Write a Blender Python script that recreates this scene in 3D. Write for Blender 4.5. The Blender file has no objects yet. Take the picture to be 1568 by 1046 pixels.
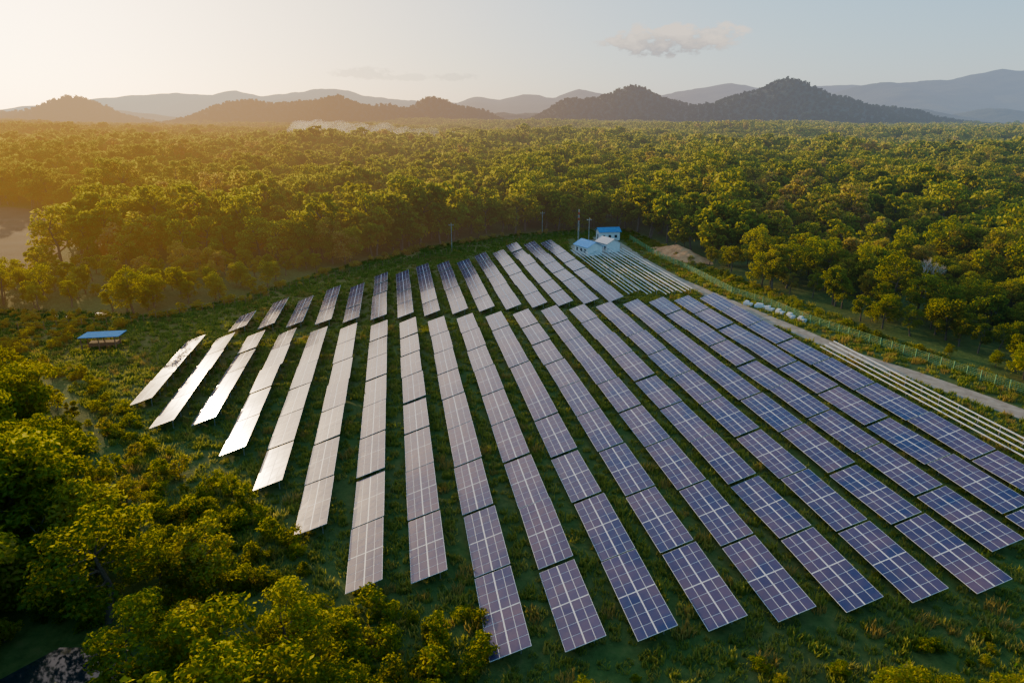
import bpy, math, random, bmesh
import numpy as np
from mathutils import Vector, Matrix
random.seed(7); rng=np.random.default_rng(7)
H=45.8; PITCH=math.radians(18.37)
EL=math.radians(10); AZ=math.radians(36)
sc=bpy.context.scene
# ------------------------------------------------------------------ camera / light / sky
cam=bpy.data.cameras.new('camera'); co=bpy.data.objects.new('camera',cam); sc.collection.objects.link(co)
cam.lens=24; cam.sensor_width=36; cam.clip_start=0.5; cam.clip_end=80000
co.location=(0,0,H); co.rotation_euler=(math.pi/2-PITCH,0,0); sc.camera=co
sl=bpy.data.lights.new('sun','SUN'); sl.energy=5; sl.angle=math.radians(.5); sl.color=(1,.70,.34)
so=bpy.data.objects.new('sun',sl); sc.collection.objects.link(so)
SD=Vector((-math.sin(AZ)*math.cos(EL),math.cos(AZ)*math.cos(EL),math.sin(EL)))
so.rotation_euler=SD.to_track_quat('Z','Y').to_euler()
w=bpy.data.worlds.new('World'); sc.world=w; w.use_nodes=True
nt=w.node_tree; N=nt.nodes; Lk=nt.links
sk=N.new('ShaderNodeTexSky'); sk.sky_type='NISHITA'; sk.sun_disc=False
sk.sun_elevation=EL; sk.sun_rotation=-AZ; sk.dust_density=1.5; sk.air_density=1.0; sk.ozone_density=2.0
def M(nt,op,a,b=None,c=None,clamp=False):
    n=nt.nodes.new('ShaderNodeMath'); n.operation=op; n.use_clamp=clamp
    for i,v in enumerate((a,b,c)):
        if v is None: continue
        if isinstance(v,(int,float)): n.inputs[i].default_value=v
        else: nt.links.new(v,n.inputs[i])
    return n.outputs[0]
def MIX(nt,f,a,b,bt='MIX'):
    n=nt.nodes.new('ShaderNodeMix'); n.data_type='RGBA'; n.blend_type=bt
    for s,v in ((n.inputs[0],f),(n.inputs[6],a),(n.inputs[7],b)):
        if isinstance(v,(int,float)): s.default_value=v
        elif isinstance(v,tuple): s.default_value=(*v,1)
        else: nt.links.new(v,s)
    return n.outputs[2]
def DOT(nt,v,c):
    n=nt.nodes.new('ShaderNodeVectorMath'); n.operation='DOT_PRODUCT'; nt.links.new(v,n.inputs[0]); n.inputs[1].default_value=c; return n.outputs['Value']
def SCALE(nt,colr,f):
    n=nt.nodes.new('ShaderNodeVectorMath'); n.operation='SCALE'; n.inputs[0].default_value=colr; nt.links.new(f,n.inputs['Scale']); return n.outputs[0]
def ADDV(nt,a,b):
    n=nt.nodes.new('ShaderNodeVectorMath'); n.operation='ADD'
    for s,v in ((n.inputs[0],a),(n.inputs[1],b)):
        if isinstance(v,tuple): s.default_value=v
        else: nt.links.new(v,s)
    return n.outputs[0]
tc=N.new('ShaderNodeTexCoord'); sp=N.new('ShaderNodeSeparateXYZ'); Lk.new(tc.outputs['Generated'],sp.inputs[0])
az=M(nt,'ARCTAN2',sp.outputs[0],sp.outputs[1])
el=M(nt,'ARCSINE',sp.outputs[2])
cb=N.new('ShaderNodeCombineXYZ'); Lk.new(az,cb.inputs[0]); Lk.new(M(nt,'MULTIPLY',el,1.8),cb.inputs[1])
nz=N.new('ShaderNodeTexNoise'); nz.inputs['Scale'].default_value=34; nz.inputs['Detail'].default_value=8; nz.inputs['Roughness'].default_value=.6
Lk.new(cb.outputs[0],nz.inputs['Vector'])
mask=None; lit=None
for (a0,e0,wa,we,k) in [(11.8,5.3,4.8,1.15,1.0),(14.8,5.75,2.8,.7,.9),(-11.3,3.0,3.0,.5,.35),(-4.6,2.75,1.9,.34,.3),(-8.5,2.7,2.4,.3,.28)]:
    da=M(nt,'DIVIDE',M(nt,'SUBTRACT',az,math.radians(a0)),math.radians(wa))
    de=M(nt,'DIVIDE',M(nt,'SUBTRACT',el,math.radians(e0)),math.radians(we))
    r2=M(nt,'ADD',M(nt,'MULTIPLY',da,da),M(nt,'MULTIPLY',de,de))
    v=M(nt,'ADD',M(nt,'SUBTRACT',1.0,r2),M(nt,'MULTIPLY',M(nt,'SUBTRACT',nz.outputs[0],.5),5.5))
    v=M(nt,'MULTIPLY',M(nt,'MULTIPLY',M(nt,'MULTIPLY',v,1.8,clamp=True),M(nt,'SUBTRACT',1.8,r2,clamp=True),clamp=True),k)
    mask=v if mask is None else M(nt,'MAXIMUM',mask,v)
    l=M(nt,'MULTIPLY_ADD',de,.7,.62,clamp=True)
    lit=l if lit is None else lit
lit=M(nt,'ADD',lit,M(nt,'MULTIPLY',M(nt,'SUBTRACT',nz.outputs[0],.5),2.4),clamp=True)
ccol=MIX(nt,lit,(3.3,3.2,3.5),(9.5,8.0,6.4))  # cloud's sunlit top and shaded base painted into the sky colour
cosg=M(nt,'MAXIMUM',DOT(nt,tc.outputs['Generated'],SD),0.0)
hor=M(nt,'POWER',M(nt,'SUBTRACT',1.0,M(nt,'ABSOLUTE',sp.outputs[2]),clamp=True),12.0)
away=M(nt,'SUBTRACT',1.0,M(nt,'MULTIPLY',M(nt,'POWER',cosg,6.0),.8))
skc=ADDV(nt,sk.outputs[0],SCALE(nt,(.8,2.4,4.2),away))
skc=ADDV(nt,skc,SCALE(nt,(15.0,9.4,4.4),M(nt,'POWER',cosg,12.0)))
skc=ADDV(nt,skc,SCALE(nt,(4.2,2.7,1.4),M(nt,'POWER',cosg,3.5)))
skc=ADDV(nt,skc,SCALE(nt,(2.4,1.5,.5),hor))
col=MIX(nt,M(nt,'MULTIPLY',mask,.92),skc,ccol)
Lk.new(col,N['Background'].inputs[0]); N['Background'].inputs[1].default_value=0.15
# ------------------------------------------------------------------ materials
def newmat(n):
    m=bpy.data.materials.new(n); m.use_nodes=True; return m,m.node_tree,m.node_tree.nodes['Principled BSDF']
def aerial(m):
    """aerial perspective: airlight painted into surfaces as emission, grows with distance from the site, warmer towards the sun"""
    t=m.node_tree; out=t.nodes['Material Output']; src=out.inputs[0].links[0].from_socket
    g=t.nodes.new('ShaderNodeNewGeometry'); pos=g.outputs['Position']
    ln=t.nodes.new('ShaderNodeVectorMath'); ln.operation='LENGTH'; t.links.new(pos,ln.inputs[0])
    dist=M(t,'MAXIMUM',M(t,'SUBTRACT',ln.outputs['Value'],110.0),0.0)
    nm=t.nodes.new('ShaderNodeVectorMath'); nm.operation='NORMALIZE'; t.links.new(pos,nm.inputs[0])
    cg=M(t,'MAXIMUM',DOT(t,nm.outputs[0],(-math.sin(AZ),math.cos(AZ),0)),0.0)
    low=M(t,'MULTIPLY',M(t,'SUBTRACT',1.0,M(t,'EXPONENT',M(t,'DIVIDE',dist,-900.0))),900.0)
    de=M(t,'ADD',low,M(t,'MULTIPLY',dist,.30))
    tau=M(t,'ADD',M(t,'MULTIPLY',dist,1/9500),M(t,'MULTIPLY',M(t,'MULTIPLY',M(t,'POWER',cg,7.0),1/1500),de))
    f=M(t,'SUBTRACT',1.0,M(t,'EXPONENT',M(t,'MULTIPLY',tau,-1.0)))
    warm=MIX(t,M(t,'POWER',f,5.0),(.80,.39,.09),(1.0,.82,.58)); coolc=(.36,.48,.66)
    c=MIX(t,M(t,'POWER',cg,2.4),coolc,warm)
    e=t.nodes.new('ShaderNodeEmission'); t.links.new(c,e.inputs[0])  # haze is a glow mixed over each surface, not scattering in air
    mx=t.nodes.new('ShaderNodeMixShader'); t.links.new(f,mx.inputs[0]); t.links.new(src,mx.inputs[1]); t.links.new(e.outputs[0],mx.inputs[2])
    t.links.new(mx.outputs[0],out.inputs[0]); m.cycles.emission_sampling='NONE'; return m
def noise(nt,scale,detail=5,rough=.6,vec=None,coord='Object'):
    n=nt.nodes.new('ShaderNodeTexNoise'); n.inputs['Scale'].default_value=scale; n.inputs['Detail'].default_value=detail; n.inputs['Roughness'].default_value=rough
    if vec is None:
        t=nt.nodes.new('ShaderNodeTexCoord'); vec=t.outputs[coord]
    nt.links.new(vec,n.inputs['Vector']); return n.outputs[0]
def ramp(nt,f,stops):
    r=nt.nodes.new('ShaderNodeValToRGB'); e=r.color_ramp.elements
    while len(e)<len(stops): e.new(.5)
    for i,(p,c) in enumerate(stops): e[i].position=p; e[i].color=(*c,1)
    nt.links.new(f,r.inputs[0]); return r.outputs[0]
def bump(nt,b,h,strength,dist):
    n=nt.nodes.new('ShaderNodeBump'); n.inputs['Strength'].default_value=strength; n.inputs['Distance'].default_value=dist
    nt.links.new(h,n.inputs['Height']); nt.links.new(n.outputs[0],b.inputs['Normal'])
def noisemat(name,stops,scale,rough=.9,bs=.3,bd=.05,metal=0,spec=.25):
    m,t,b=newmat(name); f=noise(t,scale); t.links.new(ramp(t,f,stops),b.inputs['Base Color'])
    b.inputs['Roughness'].default_value=rough; b.inputs['Metallic'].default_value=metal
    b.inputs['Specular IOR Level'].default_value=spec
    if bs: bump(t,b,f,bs,bd)
    return m
def leafmat(name,stops,tcol,tf=.4,isl=.5,patch=True):
    m,t,b=newmat(name)
    g=t.nodes.new('ShaderNodeNewGeometry'); o=t.nodes.new('ShaderNodeObjectInfo')
    f=M(t,'ADD',M(t,'MULTIPLY',g.outputs['Random Per Island'],isl),M(t,'MULTIPLY',o.outputs['Random'],1-isl))
    if patch:
        pn=noise(t,.012,2,.5,o.outputs['Location']); f=M(t,'ADD',f,M(t,'MULTIPLY',M(t,'SUBTRACT',pn,.50),1.8),clamp=True)
    c=ramp(t,f,stops)
    t.nodes.remove(b); df=t.nodes.new('ShaderNodeBsdfDiffuse'); t.links.new(c,df.inputs[0])
    tr=t.nodes.new('ShaderNodeBsdfTranslucent')
    t.links.new(MIX(t,.5,c,tcol),tr.inputs[0])
    mx=t.nodes.new('ShaderNodeMixShader'); mx.inputs[0].default_value=tf
    t.links.new(df.outputs[0],mx.inputs[1]); t.links.new(tr.outputs[0],mx.inputs[2])
    t.links.new(mx.outputs[0],t.nodes['Material Output'].inputs[0]); return m
LS=[(0.0,(.020,.055,.009)),(.38,(.058,.12,.014)),(.68,(.14,.175,.018)),(.86,(.23,.175,.03)),(1,(.30,.16,.06))]
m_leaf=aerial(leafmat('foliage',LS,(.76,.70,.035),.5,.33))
m_leafh=aerial(leafmat('foliage_hill',[(0,(.012,.030,.010)),(.6,(.035,.065,.016)),(1,(.08,.085,.03))],(.10,.13,.03),.3,.5))  # darker leaf copy: the hills' shade is put into its colour
m_grass=leafmat('grass_blades',[(0.0,(.05,.11,.015)),(.6,(.11,.18,.025)),(.85,(.22,.20,.05)),(1,(.36,.27,.08))],(.55,.52,.08),.45,.3,False)
m_dry=leafmat('dry_grass_blades',[(0.0,(.12,.13,.03)),(.6,(.26,.19,.05)),(1,(.40,.27,.08))],(.6,.42,.08),.45,.6,False)
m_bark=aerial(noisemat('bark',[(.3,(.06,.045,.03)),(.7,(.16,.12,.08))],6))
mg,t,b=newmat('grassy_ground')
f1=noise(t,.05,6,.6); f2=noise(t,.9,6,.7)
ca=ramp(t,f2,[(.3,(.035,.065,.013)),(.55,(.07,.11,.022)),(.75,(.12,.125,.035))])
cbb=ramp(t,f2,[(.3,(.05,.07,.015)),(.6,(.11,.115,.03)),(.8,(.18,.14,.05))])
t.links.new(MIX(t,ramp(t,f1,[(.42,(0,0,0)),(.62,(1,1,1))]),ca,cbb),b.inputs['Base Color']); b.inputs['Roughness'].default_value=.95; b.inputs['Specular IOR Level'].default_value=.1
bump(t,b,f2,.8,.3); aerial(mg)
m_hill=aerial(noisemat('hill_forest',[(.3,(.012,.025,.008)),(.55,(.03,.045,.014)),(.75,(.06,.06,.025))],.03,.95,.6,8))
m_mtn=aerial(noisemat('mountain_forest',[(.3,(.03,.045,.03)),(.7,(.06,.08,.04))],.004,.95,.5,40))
m_road=noisemat('dirt_road',[(.3,(.22,.165,.115)),(.7,(.40,.32,.235))],.6,.95,.4,.08,0,.1)
m_dirt=noisemat('bare_earth',[(.3,(.34,.15,.06)),(.7,(.55,.30,.14))],.5,.95,.5,.2)
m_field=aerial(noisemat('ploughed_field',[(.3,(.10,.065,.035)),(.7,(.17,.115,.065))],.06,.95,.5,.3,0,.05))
m_conc=noisemat('concrete',[(.3,(.5,.48,.45)),(.7,(.7,.68,.64))],2,.85,.2,.02)
m_alu=noisemat('aluminium',[(.3,(.5,.5,.5)),(.7,(.62,.62,.62))],3,.45,0)
m_steel=noisemat('galvanised_steel',[(.3,(.38,.38,.37)),(.7,(.55,.54,.52))],3,.35,0,0,.7)
m_blue=noisemat('blue_metal_roof',[(.3,(.16,.34,.58)),(.7,(.22,.42,.66))],1,.75,0)
m_dull=noisemat('weathered_blue_roof',[(.3,(.08,.19,.36)),(.7,(.13,.26,.44))],1,1,0,0,0,0)
m_wall=noisemat('white_wall',[(.3,(.62,.62,.60)),(.7,(.75,.75,.72))],1,.8,0)
m_dark=noisemat('dark_opening',[(.3,(.02,.02,.025)),(.7,(.035,.035,.04))],1,.4,0)
m_green=noisemat('green_mesh',[(.3,(.12,.28,.12)),(.7,(.18,.36,.16))],1,.6,0)
m_red=noisemat('red_paint',[(.3,(.5,.05,.03)),(.7,(.6,.08,.05))],1,.5,0)
mw,t,b=newmat('water'); b.inputs['Base Color'].default_value=(.015,.022,.025,1); b.inputs['Roughness'].default_value=.06; bump(t,b,noise(t,.4,2),.02,.02)
mp,t,b=newmat('solar_glass')
g=t.nodes.new('ShaderNodeNewGeometry'); isl=g.outputs['Random Per Island']
dust=noise(t,.12,6,.65)
base=ramp(t,isl,[(0,(.008,.018,.085)),(.5,(.013,.025,.10)),(1,(.030,.032,.09))])
df=M(t,'MULTIPLY',M(t,'SUBTRACT',dust,.37,clamp=True),.65,clamp=True)
t.links.new(MIX(t,df,base,(.45,.22,.14)),b.inputs['Base Color'])
t.links.new(M(t,'ADD',.10,M(t,'MULTIPLY',dust,.16)),b.inputs['Roughness']); b.inputs['IOR'].default_value=1.38
# ------------------------------------------------------------------ mesh helpers
class MB:
    def __init__(s): s.v=[];s.f=[];s.m=[]
    def box(s,p,ex,ey,ez,mi=0):
        p=np.array(p,float);ex=np.array(ex,float);ey=np.array(ey,float);ez=np.array(ez,float);k=len(s.v)
        for a in (0,1):
            for c in (0,1):
                for e in (0,1): s.v.append(tuple(p+ex*a+ey*c+ez*e))
        for q in ((0,1,3,2),(4,6,7,5),(0,4,5,1),(2,3,7,6),(0,2,6,4),(1,5,7,3)):
            s.f.append(tuple(k+i for i in q)); s.m.append(mi)
    def quad(s,pts,mi=0):
        k=len(s.v); s.v+= [tuple(q) for q in pts]; s.f.append(tuple(range(k,k+len(pts)))); s.m.append(mi)
    def tube(s,p0,p1,r0,r1,n=6,mi=0):
        p0=Vector(p0);p1=Vector(p1);dd=(p1-p0).normalized(); x=dd.orthogonal().normalized(); y=dd.cross(x); k=len(s.v)
        for p,r in ((p0,r0),(p1,r1)):
            for i in range(n):
                a=2*math.pi*i/n; s.v.append(tuple(p+x*(r*math.cos(a))+y*(r*math.sin(a))))
        for i in range(n): s.f.append((k+i,k+(i+1)%n,k+n+(i+1)%n,k+n+i)); s.m.append(mi)
        s.f.append(tuple(k+n+i for i in range(n))); s.m.append(mi)
    def mesh(s,name,mats):
        me=bpy.data.meshes.new(name); me.from_pydata(s.v,[],s.f)
        for q in mats: me.materials.append(q)
        me.polygons.foreach_set('material_index',s.m); me.update(); return me
    def obj(s,name,mats,link=True):
        o=bpy.data.objects.new(name,s.mesh(name,mats))
        if link: sc.collection.objects.link(o)
        return o
def sheet(name,poly,z,mat):
    me=bpy.data.meshes.new(name); me.from_pydata([(x,y,z) for x,y in poly],[],[tuple(range(len(poly)))]); me.materials.append(mat)
    o=bpy.data.objects.new(name,me); sc.collection.objects.link(o); return o
def gridmesh(name,X,Y,Z,mat,smooth=True):
    ny,nx=X.shape; v=np.stack([X,Y,Z],-1).reshape(-1,3)
    i=np.arange(nx*ny).reshape(ny,nx); q=np.stack([i[:-1,:-1],i[:-1,1:],i[1:,1:],i[1:,:-1]],-1).reshape(-1,4)
    me=bpy.data.meshes.new(name); me.vertices.add(len(v)); me.vertices.foreach_set('co',v.ravel())
    me.loops.add(q.size); me.loops.foreach_set('vertex_index',q.ravel().astype(np.int32))
    me.polygons.add(len(q)); me.polygons.foreach_set('loop_start',np.arange(0,q.size,4,dtype=np.int32)); me.update(calc_edges=True)
    if smooth: me.polygons.foreach_set('use_smooth',np.ones(len(q),bool))
    me.materials.append(mat); o=bpy.data.objects.new(name,me); sc.collection.objects.link(o); return o
# ------------------------------------------------------------------ terrain
def sstep(a,b,x): t=np.clip((x-a)/(b-a),0,1); return t*t*(3-2*t)
def gz(x,y):
    r=np.hypot(x,y-120); k=sstep(290,700,r)
    return k*(7*np.sin(x/131+1)*np.cos(y/173)+4*np.sin(x/61+.5)*np.sin(y/83+2)+5*np.sin((x+y)/310))
def fbm(x,y,s,octv=5,seed=0):
    r=np.random.default_rng(seed); out=0; amp=1
    for o in range(octv):
        for _ in range(3):
            a=r.uniform(0,6.28); ph=r.uniform(0,6.28); ph2=r.uniform(0,6.28)
            out=out+amp*np.sin((x*math.cos(a)+y*math.sin(a))/s*6.28+ph+1.3*np.sin((x*math.sin(a)-y*math.cos(a))/s*4+ph2))/3
        amp*=.5; s*=.47
    return out
PK=[(-1822,3000,112,180,260),(-2050,3050,66,200,240),(-1100,3000,104,220,260),(-900,3050,92,230,240),(-719,3000,118,170,260),(-540,3050,82,190,240),(-357,3300,128,135,260),(-220,3320,80,160,240),
    (557,3300,166,210,320),(400,3300,110,190,300),(260,3330,112,150,280),(760,3300,92,190,280),(1133,3000,186,185,320),(960,3020,124,190,300),(800,3050,74,180,280),(1330,3000,118,220,300),(1560,3050,74,260,260),
    (2795,5000,90,260,400),(3340,5000,94,250,400),(2100,4300,75,500,400),(-2600,3400,80,400,400),(0,4300,60,900,300),(-3000,5000,100,600,400)]
def hz(x,y):
    acc=0*x
    for (px,py,h,sx,sy) in PK:
        acc=acc+(h*np.exp(-(np.hypot((x-px)/sx,(y-py)/sy)**1.8)))**3.6
    acc=acc**(1/3.6); e=sstep(5,60,acc)
    return acc-6+e*(fbm(x,y,420,3,3)*6+fbm(x,y,140,3,4)*2.5)
s_=np.linspace(-1,1,240); sg=np.sign(s_)*(np.abs(s_)*600+np.abs(s_)**5*39000)
X,Y=np.meshgrid(sg,sg+150); gridmesh('ground',X,Y,gz(X,Y),mg)
X,Y=np.meshgrid(np.arange(-3900,4300,18.),np.arange(2300,6000,18.)); gridmesh('hills',X,Y,hz(X,Y)+rng.normal(0,1.0,X.shape),m_hill)
def px2(x,y,D): u=(x-784)/1045; return u/1.0536*D, 45.8+.9*(175-y)/1045*D
def mountains(name,prof,D,dep,seed):
    P=[px2(x,y,D) for x,y in prof]; xs=np.array([p[0] for p in P]); zs=np.array([p[1] for p in P])
    x=np.arange(xs[0],xs[-1],D/220); y=np.arange(D-dep,D+dep*.6,D/150)
    X,Y=np.meshgrid(x,y); R=np.interp(X,xs,zs)+fbm(X,Y*0,D*.05,4,seed+7)*D*.0011
    yy=(Y-D)/dep; sp_=.25*fbm(X,Y*0,D*.12,4,seed)
    pr=np.clip(1-np.abs(yy)*(1+.6*sp_),0,1)**1.1
    rid=fbm(X,Y,D*.16,6,seed+1)
    Z=R*pr*(1+.10*rid*np.clip(np.abs(yy)*3+.15,0,1))-8
    gridmesh(name,X,Y,Z,m_mtn)
mountains('mountain_range',[(-300,165),(0,172),(150,150),(270,141),(330,144),(365,137),(400,146),(440,143),(510,134),(560,145),(620,153),(700,155),(730,147),(765,151),(800,143),(850,148),(885,136),(920,143),(1000,150),(1030,140),(1070,133),(1115,126),(1145,131),(1200,140),(1240,131),(1300,129),(1340,133),(1500,150),(1800,150)],11000,3500,11)
mountains('mountain_range',[(1180,178),(1250,150),(1300,133),(1340,124),(1370,127),(1400,122),(1440,121),(1480,114),(1520,105),(1568,108),(1640,98),(1750,110),(2000,130)],8500,2600,21)
# ------------------------------------------------------------------ clearing things
A=np.array([-.1667,.986,0]); C=np.array([.986,.1667,0]); Zv=np.array([0,0,1.])
FI=[(-150,208),(-158,235),(-178,285),(-205,330),(-345,400),(-345,208)]
sheet('field',FI,.3,m_field)
road=[(33,268),(39.1,247.2),(43.2,221.5),(47.6,197.8),(52.4,179.8),(58.4,160.4),(64.3,143.6),(68.7,128.6),(74.4,117.8),(79.5,107),(86,92),(96,68),(108,35),(115,10)]
L_=[];R_=[]
for i,(x,y) in enumerate(road):
    a=np.array(road[max(i-1,0)]);b_=np.array(road[min(i+1,len(road)-1)]);dn=(b_-a)/np.linalg.norm(b_-a);n_=np.array([dn[1],-dn[0]])
    wd=2.3+.35*math.sin(i*1.7); L_.append((x-n_[0]*wd,y-n_[1]*wd)); R_.append((x+n_[0]*wd,y+n_[1]*wd))
mb=MB()
for i in range(len(road)-1): mb.quad([(*L_[i],.012),(*R_[i],.012),(*R_[i+1],.012),(*L_[i+1],.012)])
mb.obj('dirt_road',[m_road])
sheet('yard',[(22,228),(38,226),(44,236),(40,262),(28,262),(20,246)],.006,m_road)
X,Y=np.meshgrid(np.linspace(46,66,40),np.linspace(216,246,50)); cxx=(X-(57.5-(Y-230)*.22))/4.5; cyy=(Y-231)/11
gridmesh('earth_bank',X,Y,3.6*np.exp(-(cxx**2+cyy**2)*.9)+.35*fbm(X,Y,7,5,5)*np.exp(-(cxx**2+cyy**2)*.5)-.35,m_dirt)
sheet('pond',[(-42,40),(-44,46),(-41,50),(-36,50),(-33,46.5),(-33,41)],.01,mw)
sheet('creek',[(-116,157.5),(-104,160),(-97,160.5),(-98,158),(-106,156.5),(-115,155)],.01,mw)
# ------------------------------------------------------------------ solar rows
W=3.9; TL=math.radians(19)
def solar_row(c0,a0,a1,n):
    mb=MB(); L=(a1-a0)/n
    for k in range(n):
        tl=TL+random.gauss(0,.009); ro=random.gauss(0,.009)
        cs=C*math.cos(tl)+Zv*math.sin(tl); aa=A+Zv*ro; aa=aa/np.linalg.norm(aa); nn=np.cross(cs,aa); nn/=np.linalg.norm(nn)
        o=C*(c0+random.gauss(0,.05))+A*(a0+k*L)+Zv*(.8+random.gauss(0,.05)); ln=L-.45
        mb.box(o,cs*W,aa*ln,nn*-.05,1)
        nc,nr=4,8
        gp=.05; mid=.13
        cw=(W-.07-gp*(nc-2)-mid)/nc; rw=(ln-.07-gp*(nr-2)-mid)/nr
        for i in range(nc):
            ci=.035+i*(cw+gp)+(mid-gp if i>=nc//2 else 0)
            for j in range(nr):
                rj=.035+j*(rw+gp)+(mid-gp if j>=nr//2 else 0)
                hh=.006+np.array([random.random() for _ in range(4)])*.006
                q=[o+cs*ci+aa*rj+nn*hh[0],o+cs*(ci+cw)+aa*rj+nn*hh[1],o+cs*(ci+cw)+aa*(rj+rw)+nn*hh[2],o+cs*ci+aa*(rj+rw)+nn*hh[3]]
                mb.quad(q,0)
        for q in (.12,.5,.88):
            for cc_ in (.7,3.2):
                p=o+cs*cc_+aa*(ln*q); mb.box((p[0]-.05,p[1]-.05,0),(.1,0,0),(0,.1,0),(0,0,p[2]-.2),2)
            mb.box(o+cs*.3+aa*(ln*q)-nn*.19,cs*3.3,aa*.07,nn*.06,2)
        for cc_ in (.8,3.0): mb.box(o+cs*cc_-nn*.12,cs*.07,aa*ln,nn*.06,2)
    mb.obj('solar_panel_row',[mp,m_alu,m_steel])
S=45.0
Fr=[(-.9885,2.472,3.24,3),(-.855,2.257,3.245,4),(-.721,2.258,3.25,4),(-.58,2.013,3.27,5),(-.437,1.783,3.29,6),(-.295,1.537,3.31,7),(-.152,1.294,3.34,8),(-.01,1.306,3.355,8),
(.1335,1.047,3.376,9),(.283,1.047,3.396,9),(.434,1.05,3.416,9),(.585,1.054,3.436,9),(.740,1.056,3.456,9),(.897,1.0575,3.476,9),(1.056,1.06,3.496,9),(1.215,1.0616,3.516,9),(1.375,1.19,3.537,9),(1.535,1.05,3.557,9),(1.6965,1.05,3.578,9)]
for c_,a,b_,n in Fr: solar_row(c_*S,a*S,b_*S,n)
Bt=[3.633,3.879,3.90,4.12,4.17,4.451,4.5,4.71,4.76,4.80,5.02,5.11,5.37,5.41,5.463]; Bn=[1,2,2,3,3,4,4,5,5,5,6,6,7,7,7]
Bc=[-.831,-.698,-.566,-.43,-.293,-.155,-.018,.121,.268,.415,.563,.711,.861,1.011,1.162]
for i in range(15):
    a0=3.349+i*.0163
    solar_row(Bc[i]*S,a0*S,Bt[i]*S,Bn[i])
def rack(c0,a0,a1,offs):
    mb=MB()
    for q in offs:
        z=.7+q*math.tan(TL)
        mb.box(C*(c0+q)+A*a0+Zv*z,C*.2,A*(a1-a0),Zv*.12,0)
    a=a0+1
    while a<a1:
        for q in (offs[0],offs[-1]):
            mb.box(C*(c0+q+.05)+A*a,C*.12,A*.12,Zv*(.7+q*math.tan(TL)),1)
        a+=4
    mb.obj('mounting_rack',[m_conc,m_steel])
for c0,a0,a1 in ((59.8,168,231),(64.6,167,231),(69.4,166,231),(74.2,167,226)): rack(c0,a0,a1,(0,.95,1.9,2.8))
rack(84.2,38,120,(0,1.0,2.0,2.9))
# ------------------------------------------------------------------ buildings etc.
def bld(name,x,y,ang,lx,ly,h,rh,wallm=m_wall,roofm=m_blue):
    e=bpy.data.objects.new(name,None); sc.collection.objects.link(e); e.location=(x,y,0); e.rotation_euler=(0,0,math.radians(ang))
    def part(n,mb,mats):
        o=mb.obj(n,mats); o.parent=e
    mb=MB(); mb.box((-lx/2,-ly/2,0),(lx,0,0),(0,ly,0),(0,0,h)); 
    for sx in (-1,1): mb.quad([(sx*lx/2*.999,-ly/2,h),(sx*lx/2*.999,ly/2,h),(sx*lx/2*.999,0,h+rh)])
    part('walls',mb,[wallm])
    mb=MB(); ov=.5
    for s in (-1,1):
        sl_=rh/(ly/2); mb.box((-lx/2-ov,s*(ly/2+ov),h-ov*sl_+.04),(lx+2*ov,0,0),(0,-s*(ly/2+ov),(ly/2+ov)*sl_),(0,0,.1))
    part('roof',mb,[roofm])
    mb=MB()
    for xx in (-lx*.3,0,lx*.3): mb.box((xx-.5,-ly/2-.03,1.0),(1,0,0),(0,.06,0),(0,0,1.1))
    part('windows',mb,[m_dark])
    mb=MB(); mb.box((-lx/2-.03,-.5,0),(.06,0,0),(0,1,0),(0,0,2.1)); part('door',mb,[m_dark])
bld('control_building',26.5,235,-62,8,6,3.0,1.5)
bld('control_building',34,240,-62,6.5,5.5,3.2,1.4,roofm=m_steel)
bld('storage_building',37,263,10,8,5,3.4,1.2,roofm=m_dull)
bld('farm_house',56,352,15,10,7,6.5,2)
e=bpy.data.objects.new('open_shed',None); sc.collection.objects.link(e)
mb=MB(); mb.box((-87.8,131.0,2.9),(7.6,1.25,0),(-1.2,5.4,-0.4),(0,0,.1)) 
o=mb.obj('roof',[m_dull]); o.parent=e
mb=MB()
for (x,y,h_) in ((-87.5,131.4,2.85),(-84.3,132.0,2.85),(-81.2,132.5,2.85),(-88.3,134.9,2.55),(-85.2,135.4,2.55),(-82.1,135.9,2.55)): mb.tube((x,y,0),(x,y,h_),.12,.12)
mb.box((-87.3,133.4,0),(5.4,.9,0),(-.4,1.8,0),(0,0,1.1))
o=mb.obj('posts',[m_bark]); o.parent=e
mb=MB(); x0,y0=24.4,251; sd=.24
for k in range(13):
    z=k*1.0; mi=0 if k>7 and k%2 else 1
    c4=[(x0+a*sd,y0+b2*sd) for a,b2 in ((-1,-1),(1,-1),(0,1))]
    for i in range(3):
        p=c4[i];q=c4[(i+1)%3]
        mb.tube((*p,z),(*p,z+1),.045,.045,4,mi); mb.tube((*p,z),(*q,z+1),.025,.025,4,mi); mb.tube((*p,z+1),(*q,z+1),.025,.025,4,mi)
mb.tube((x0,y0,13),(x0,y0,15),.04,.02,5,0)
mb.obj('radio_mast',[m_red,m_steel])
for (x,y,h) in ((-21.2,238.5,10),(12.2,276,9),(27.5,244,11)):
    mb=MB(); mb.tube((x,y,0),(x,y,h),.14,.09,8); mb.box((x-.9,y-.05,h-.8),(1.8,0,0),(0,.1,0),(0,0,.12))
    for q in (-.8,0,.8): mb.tube((x+q,y,h-.68),(x+q,y,h-.4),.06,.04,6)
    mb.obj('utility_pole',[m_steel])
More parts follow.
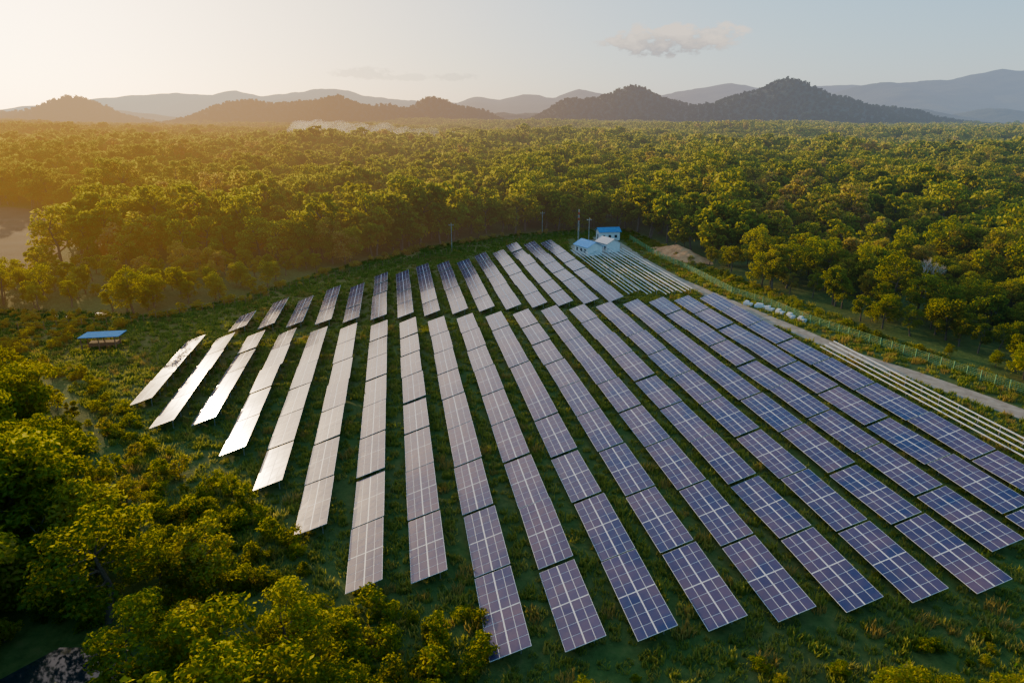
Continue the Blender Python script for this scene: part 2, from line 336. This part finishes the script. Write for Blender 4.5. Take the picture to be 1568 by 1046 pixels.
def fence(pts,h=1.9,mats=(m_green,m_conc),net=True,pr=.07):
    mb=MB()
    for (p,q) in zip(pts[:-1],pts[1:]):
        p=np.array(p);q=np.array(q);n=max(1,int(np.linalg.norm(q-p)/2.5))
        for i in range(n):
            a=p+(q-p)*i/n;b_=p+(q-p)*(i+1)/n
            mb.box((a[0]-pr,a[1]-pr,0),(2*pr,0,0),(0,2*pr,0),(0,0,h+.1),1)
            for z in np.linspace(.25,h,6 if net else 3): mb.tube((*a,z),(*b_,z),.028 if net else .012,.028 if net else .012,3,0)
            if net:
                for k in range(1,6): m_=a+(b_-a)*k/6; mb.tube((*m_,.1),(*m_,h),.022,.022,3,0)
    mb.obj('fence',list(mats))
fence([(45.4,262),(48.6,232.5),(54.9,203.9),(59.1,178.4),(64.9,165.2),(68.9,151.1),(75.4,136.8),(80.9,124.8),(88.1,108.5),(98,86),(110,55)],mats=(m_green,m_green))
fence([(-109.8,145),(-87.6,150.5),(-67.8,168),(-53.9,196),(-31,224),(-5.8,253),(22.3,271),(44,270)],mats=(m_green,m_bark),net=False,pr=.05)
for (x,y,an) in ((58.6,167.4,-.9),(60.6,164.9,-.7),(62.4,162.6,-1.0),(63.9,159.8,-1.1),(65.3,156.6,-1.2),(66.7,153.4,-1.1)):
    mb=MB(); ex=np.array([math.cos(an),math.sin(an),0])*random.uniform(2.0,2.9); ey=np.array([-math.sin(an),math.cos(an),0])*1.1
    mb.box((x,y,0),ex,ey,(0,0,.75)); mb.box(np.array([x,y,.753])+ex*.1+ey*.15,ex*random.uniform(.3,.6),ey*.7,(.06,0,.4))
    o=mb.obj('concrete_blocks',[m_conc]); bv=o.modifiers.new('b','BEVEL'); bv.width=.06; bv.segments=2
# ------------------------------------------------------------------ vegetation
def add_leaves(V,cent,nrm,size,r):
    n=len(cent); rnd=r.normal(size=(n,3)); nn=nrm+rnd*.75; nn/=np.linalg.norm(nn,axis=1)[:,None]
    t1=np.cross(nn,r.normal(size=(n,3))); t1/=np.linalg.norm(t1,axis=1)[:,None]; t2=np.cross(nn,t1)
    s=size*r.uniform(.6,1.3,(n,1))
    V.append(np.stack([cent+t1*s,cent+t2*s*.6+nn*s*.12,cent-t1*s,cent-t2*s*.6+nn*s*.12],1).reshape(-1,3))
def tree(name,seed,nleaf,lsize,height=11,crown=4.2,cb=.28,limbs=True,leaf=None):
    r=np.random.default_rng(seed); mb=MB()
    tr=height*.022; top=Vector((r.normal(0,.4),r.normal(0,.4),height*.62)); midp=Vector((r.normal(0,.25),r.normal(0,.25),height*.3))
    ns=6 if limbs else 4
    mb.tube((0,0,-.4),midp,tr*1.3,tr*.95,ns); mb.tube(midp,top,tr*.95,tr*.5,ns)
    cl=[]; nl=r.integers(9,14)
    for i in range(nl):
        a=i*2.4+r.normal(0,.4); h=height*(cb+.08+(.9-cb)*((i+.5)/nl)); rr=crown*math.sqrt(max(.06,1-((h/height-.52)/.52)**2))*r.uniform(.35,.85)
        c=np.array([math.cos(a)*rr,math.sin(a)*rr,h*r.uniform(.93,1.0)]); s=crown*r.uniform(.26,.46)
        cl.append((c,s))
        st=midp.lerp(top,min(1,max(0,(h/height-.35)/.4)))
        if limbs: mb.tube(st,c,tr*.4,tr*.1,4)
    for (c,s) in cl[:]:
        for _ in range(2):
            dd=r.normal(size=3); dd/=np.linalg.norm(dd); cl.append((c+dd*s*.95,s*r.uniform(.35,.6)))
    ws=np.array([s*s for c,s in cl]); ws/=ws.sum(); V=[]
    for (c,s),w_ in zip(cl,ws):
        n=max(4,int(nleaf*w_)); dr=r.normal(size=(n,3)); dr/=np.linalg.norm(dr,axis=1)[:,None]; dr[:,2]=np.where(r.random(n)<.3,dr[:,2],np.abs(dr[:,2])*1.0)
        rad=s*(r.uniform(.5,1.2,(n,1))); add_leaves(V,c+dr*rad*np.array([1,1,.75]),dr+np.array([0,0,.5]),lsize,r)
    V=np.concatenate(V); k=len(mb.v); mb.v+= [tuple(q) for q in V]; nq=len(V)//4
    mb.f+=[(k+4*i,k+4*i+1,k+4*i+2,k+4*i+3) for i in range(nq)]; mb.m+=[1]*nq
    return mb.mesh(name,[m_bark,leaf or m_leaf])
T0=[tree('tree_detailed',10+i,4200,.24,[11,12.5,9.5,11,13][i],[4.4,4.0,4.6,3.7,4.8][i],[.22,.3,.18,.35,.28][i]) for i in range(5)]
T1=[tree('tree_medium',20+i,1000,.55,[11,13.5,9.5,11,14][i],[4.8,4.2,5.2,3.9,5.6][i],[.22,.3,.18,.35,.28][i]) for i in range(5)]
TS=[tree('shrub',50+i,900,.30,[5,6,4.5,5.5][i],[3,2.6,3.4,2.8][i],.02,False) for i in range(4)]
T2=[tree('tree_distant',30+i,260,1.1,[11,13,9,12][i],[5,4.4,5.4,5.6][i],.2,False) for i in range(4)]
T3=[tree('tree_hill',30+i,160,1.5,[11,13,9,12][i],[5,4.4,5.4,5.6][i],.2,False,m_leafh) for i in range(4)]
def grass_tuft(seed,n,h,rad,m_=None,lean=.3,wd=.05):
    r=np.random.default_rng(seed); mb=MB()
    for i in range(n):
        a=r.uniform(0,6.28); q=rad*math.sqrt(r.random()); x=q*math.cos(a);y=q*math.sin(a); hh=h*r.uniform(.4,1.15); ln=r.normal(0,lean,2)*hh; wv=wd*(1+r.random()); b2=r.uniform(0,3.14)
        dx,dy=wv*math.cos(b2),wv*math.sin(b2)
        mb.quad([(x-dx,y-dy,0),(x+dx,y+dy,0),(x+dx*.8+ln[0]*.45,y+dy*.8+ln[1]*.45,hh*.6),(x+ln[0],y+ln[1],hh),(x-dx*.8+ln[0]*.45,y-dy*.8+ln[1]*.45,hh*.6)])
    return mb.mesh('grass_tuft',[m_ or m_grass])
GT=[grass_tuft(40,30,.55,.7),grass_tuft(41,38,.8,.8),grass_tuft(42,60,1.0,.8,m_dry,.22,.03)]
def coll(name,meshes):
    c=bpy.data.collections.new(name)
    for i,m_ in enumerate(meshes): c.objects.link(bpy.data.objects.new(m_.name.split('.')[0]+'_'+'abcdef'[i],m_))
    return c
def scatter(name,pts,scl,rot,idx,c):
    me=bpy.data.meshes.new(name); n=len(pts); me.vertices.add(n); me.vertices.foreach_set('co',np.asarray(pts,float).ravel())
    for nm,ty,key,arr in (('sc','FLOAT_VECTOR','vector',scl),('ro','FLOAT_VECTOR','vector',rot),('ix','INT','value',idx)):
        at=me.attributes.new(nm,ty,'POINT'); at.data.foreach_set(key,np.asarray(arr).ravel())
    o=bpy.data.objects.new(name,me); sc.collection.objects.link(o)
    g=bpy.data.node_groups.new(name,'GeometryNodeTree'); g.interface.new_socket('Geometry',in_out='INPUT',socket_type='NodeSocketGeometry'); g.interface.new_socket('Geometry',in_out='OUTPUT',socket_type='NodeSocketGeometry')
    gi=g.nodes.new('NodeGroupInput'); go=g.nodes.new('NodeGroupOutput'); ip=g.nodes.new('GeometryNodeInstanceOnPoints'); ci=g.nodes.new('GeometryNodeCollectionInfo')
    ci.inputs[0].default_value=c; ci.inputs['Separate Children'].default_value=True; ci.inputs['Reset Children'].default_value=True
    def na(nm,ty):
        q=g.nodes.new('GeometryNodeInputNamedAttribute'); q.data_type=ty; q.inputs[0].default_value=nm; return q.outputs[0]
    g.links.new(gi.outputs[0],ip.inputs['Points']); g.links.new(ci.outputs[0],ip.inputs['Instance']); ip.inputs['Pick Instance'].default_value=True
    g.links.new(na('ix','INT'),ip.inputs['Instance Index']); g.links.new(na('ro','FLOAT_VECTOR'),ip.inputs['Rotation']); g.links.new(na('sc','FLOAT_VECTOR'),ip.inputs['Scale'])
    g.links.new(ip.outputs[0],go.inputs[0]); md=o.modifiers.new('inst','NODES'); md.node_group=g
    return o
def inpoly(x,y,poly):
    r=np.zeros(x.shape,bool); n=len(poly)
    for i in range(n):
        x1,y1=poly[i];x2,y2=poly[(i+1)%n]
        r^=((y1>y)!=(y2>y))&(x<(x2-x1)*(y-y1)/(y2-y1+1e-12)+x1)
    return r
def pdist(x,y,poly,closed=True):
    dm=np.full(x.shape,1e9); n=len(poly)
    for i in range(n if closed else n-1):
        x1,y1=poly[i];x2,y2=poly[(i+1)%n]; dx,dy=x2-x1,y2-y1
        tt=np.clip(((x-x1)*dx+(y-y1)*dy)/(dx*dx+dy*dy),0,1); dm=np.minimum(dm,np.hypot(x-x1-tt*dx,y-y1-tt*dy))
    return dm
CL=[(-98,123),(-83.6,117),(-62,95),(-47,76),(-32,62),(-24,54),(-14,45),(-6,38),(2,30),(60,30),(125,20),(112,60),(98,92),(90,118),(80.8,143.7),(73.8,175),(63.9,208),(56.3,246),(50,284),(25.8,284),(-6.1,270),(-34,243),(-58,206),(-71,174),(-86,158),(-124,162),(-135,148)]
PO=[(-31,30),(-40,36),(-46,47),(-42,52),(-35,51),(-31,46)]
BT=(106,170)
def jit(x0,x1,y0,y1,s):
    x,y=np.meshgrid(np.arange(x0,x1,s),np.arange(y0,y1,s)); x=x.ravel()+rng.uniform(-.6,.6,x.size)*s; y=y.ravel()+rng.uniform(-.6,.6,y.size)*s; return x,y
def place(x0,x1,y0,y1,s,rmin,rmax,hw=56):
    x,y=jit(x0,x1,y0,y1,s); r=np.hypot(x,y); az_=np.degrees(np.abs(np.arctan2(x,y)))
    k=(r>=rmin)&(r<rmax)&((az_<hw)|(r<130))&(y>5)&~inpoly(x,y,CL)&~inpoly(x,y,FI)&~inpoly(x,y,PO)&(np.hypot(x-55,y-345)>11)&(np.hypot(x-57,y-231)>7)&(np.hypot(x-BT[0]+2,y-BT[1]+4)>7.5)
    k&=~((r>300)&(fbm(x,y,210,4,33)<-.85))
    return x[k],y[k]
def attrs(x,y,nv,smin,smax):
    n=len(x); s=rng.uniform(smin,smax,n); rot=np.zeros((n,3)); rot[:,2]=rng.uniform(0,6.28,n); rot[:,:2]=rng.normal(0,.06,(n,2))
    return s,rot,rng.integers(0,nv,n).astype(np.int32)
def hscale(x,y,s):
    d_=pdist(x,y,CL); low=(x<0)&(y<125)
    s=np.where(low,np.where(d_<6,s*.42,np.where(d_<13,s*.64,s*.88)),s)
    glint=(x<-58)&(y>=125)&(y<215)&(x>-190); s=np.where(glint,s*.55,s)
    s=np.where((x<-100)&(pdist(x,y,FI)<22)&(y<240),s*.8,s)
    right=(x>60)&(y<300); s=np.where(right&(d_<8),s*.6,np.where(right,s*.85,s))
    up=(y>=200)&(x<40); s=np.where(up&(d_<5),s*.8,s)
    return s*(1+.30*fbm(x,y,110,3,9))
x,y=place(-300,300,6,300,6.0,30,230)
s,rot,ix=attrs(x,y,5,.65,1.45); s=hscale(x,y,s)
c0=coll('forest_tree_shapes',T0)
near=np.hypot(x,y)<95
for i in np.where(near)[0]:
    o=bpy.data.objects.new('broadleaf_tree',T0[ix[i]]); sc.collection.objects.link(o); o.location=(x[i],y[i],0); o.rotation_euler=rot[i]; o.scale=(s[i]*1.2,s[i]*1.2,s[i])
k=~near
scatter('forest',np.stack([x[k],y[k],gz(x[k],y[k])],1),np.stack([s[k]]*3,1),rot[k],ix[k],c0)
x,y=place(-620,620,100,700,7.6,230,620); s,rot,ix=attrs(x,y,5,.65,1.6); s=hscale(x,y,s)
scatter('forest',np.stack([x,y,gz(x,y)],1),np.stack([s]*3,1),rot,ix,coll('forest_tree_shapes_medium',T1))
x,y=place(-1500,1500,400,1550,10,620,1500,46); s,rot,ix=attrs(x,y,4,.65,1.7); s*=(1+.28*fbm(x,y,150,3,9))
x2,y2=place(-3000,3000,1000,3000,16,1500,2900,44); s2,rot2,ix2=attrs(x2,y2,4,1.0,2.1)
z=gz(x,y); z2=gz(x2,y2)-2
nh=hz(x2,y2)<4; x2,y2,z2,s2,rot2,ix2=x2[nh],y2[nh],z2[nh],s2[nh],rot2[nh],ix2[nh]
P=np.concatenate([np.stack([x,y,z],1),np.stack([x2,y2,z2],1)]); SS=np.concatenate([s,s2])
scatter('forest',P,np.stack([SS]*3,1),np.concatenate([rot,rot2]),np.concatenate([ix,ix2]).astype(np.int32),coll('forest_tree_shapes_distant',T2))
x3,y3=jit(-3600,2600,2350,3450,19); z3=hz(x3,y3); k=(z3>2)&(np.degrees(np.abs(np.arctan2(x3,y3)))<42); x3,y3,z3=x3[k],y3[k],z3[k]; s3,rot3,ix3=attrs(x3,y3,4,.8,1.5)
scatter('hill_forest',np.stack([x3,y3,z3-4],1),np.stack([s3]*3,1),rot3,ix3,coll('forest_tree_shapes_hill',T3))
# shrubs
x,y=jit(-140,125,24,285,2.2); d_=pdist(x,y,CL); ins=inpoly(x,y,CL); cc_=x*.986+y*.1667; aa_=-.1667*x+.986*y
rowend=np.interp(cc_,[-46,-37,-25,-12,-6,5.9,6,100],[108,98,86,66,56,56,44,44])
brush=(aa_<rowend); left=brush&(x<-2)
edge=(d_<4.5)|(x<-88)
rd=pdist(x,y,road,False); u=rng.random(len(x))
k=((ins&((edge&(u<.5))|(left&(u<.72))|(brush&(u<.34))))|(~ins&(x<0)&(y<110)&(np.hypot(x,y)<130)&(u<.35)&~inpoly(x,y,PO)))&(np.hypot(x+84,y-132)>9)&~((x>30)&(d_<2.2)&(y>45))&(rd>5.5)
x_,y_,lf=x[k],y[k],left[k]|~ins[k]; s,rot,ix=attrs(x_,y_,4,.16,.42); s=np.where(lf,s*1.3,s); s=np.where((x_>-2)&(y_<60),s*.7,s)
scatter('shrubs',np.stack([x_,y_,0*x_-.2],1),np.stack([s*1.15,s*1.15,s],1),rot,ix,coll('shrub_shapes',TS))
# grass
x,y=jit(-135,120,32,285,1.2); ins=inpoly(x,y,CL); rd=pdist(x,y,road,False)
k=ins&(rd>2.5)&(fbm(x,y,25,3,4)+rng.normal(0,.5,len(x))>-.8)&~((x>21)&(x<43)&(y>228)&(y<262))
x,y,rd=x[k],y[k],rd[k]; cc_=x*.986+y*.1667; aa_=-.1667*x+.986*y
under=np.zeros(len(x),bool)
for c_,a,b_,n in Fr: under|=(cc_>c_*S-.5)&(cc_<c_*S+4.2)&(aa_>a*S-1)&(aa_<b_*S+1)
for i in range(15): under|=(cc_>Bc[i]*S-.5)&(cc_<Bc[i]*S+4.2)&(aa_>3.33*S)&(aa_<Bt[i]*S+1)
s,rot,ix=attrs(x,y,3,.6,1.2)
dryp=.03+.08*(fbm(x,y,40,3,12)>.35)+.05*(rd<8)
ix=np.where((rng.random(len(x))<dryp)&~under,2,rng.integers(0,2,len(x))).astype(np.int32); s=np.where(under,s*.6,s)
scatter('grass',np.stack([x,y,0*x],1),np.stack([s]*3,1),rot,ix,coll('grass_shapes',GT))
for (x,y,s,i) in ((-25.5,42.5,.62,0),(-21.5,45.5,.5,2),(-16.5,41.5,.5,1),(-13,43,.35,4),(31,42.5,.5,0),(34.5,41,.45,2),(39.5,42,.45,1),(28,40,.3,3)):
    o=bpy.data.objects.new('broadleaf_tree',T0[i]); sc.collection.objects.link(o); o.location=(x,y,-.2); o.scale=(s*1.1,s*1.1,s*.85); o.rotation_euler=(0,0,x)
m_pale=noisemat('pale_bark',[(.3,(.30,.25,.20)),(.7,(.5,.43,.36))],3)
def bare(x,y,h,seed):
    r=random.Random(seed); mb=MB()
    def br(p,dv,l,rad,dep):
        q=p+dv*l; mb.tube(p,q,rad,rad*.65,6 if dep<2 else 4)
        if dep<5:
            for _ in range(3 if dep<4 else 2):
                nd=(dv+Vector((r.uniform(-.8,.8),r.uniform(-.8,.8),r.uniform(-.1,.5)))).normalized(); br(p.lerp(q,r.uniform(.7,1)),nd,l*r.uniform(.6,.8),rad*.6,dep+1)
    br(Vector((0,0,0)),Vector((0,0,1)),h*.33,.28,0); o=mb.obj('bare_tree',[m_pale]); o.location=(x,y,0)
bare(BT[0],BT[1],14,3)
# ------------------------------------------------------------------ smoke plume drifting over the forest
m=bpy.data.materials.new('smoke'); m.use_nodes=True; n=m.node_tree; n.nodes.clear()
out=n.nodes.new('ShaderNodeOutputMaterial'); vs=n.nodes.new('ShaderNodeVolumeScatter'); vs.inputs['Density'].default_value=.0045; vs.inputs['Anisotropy'].default_value=.5; vs.inputs['Color'].default_value=(.97,.98,1,1)
n.links.new(vs.outputs[0],out.inputs['Volume'])
bm=bmesh.new()
for i in range(9):
    q=i/8; cx,cy,cz=-80-q*190,950+q*25,20+9*q**.6+random.uniform(-2,2); rx,rz=7+30*q,5+6*q
    bmesh.ops.create_icosphere(bm,subdivisions=3,radius=1,matrix=Matrix.Translation((cx,cy,cz))@Matrix.Diagonal((rx,rx*.7,rz,1)))
for v in bm.verts: v.co+=Vector((math.sin(v.co.z*.5+v.co.x*.13),0,math.sin(v.co.x*.21)))*1.8
me=bpy.data.meshes.new('smoke'); bm.to_mesh(me); me.materials.append(m); o=bpy.data.objects.new('smoke',me); sc.collection.objects.link(o)
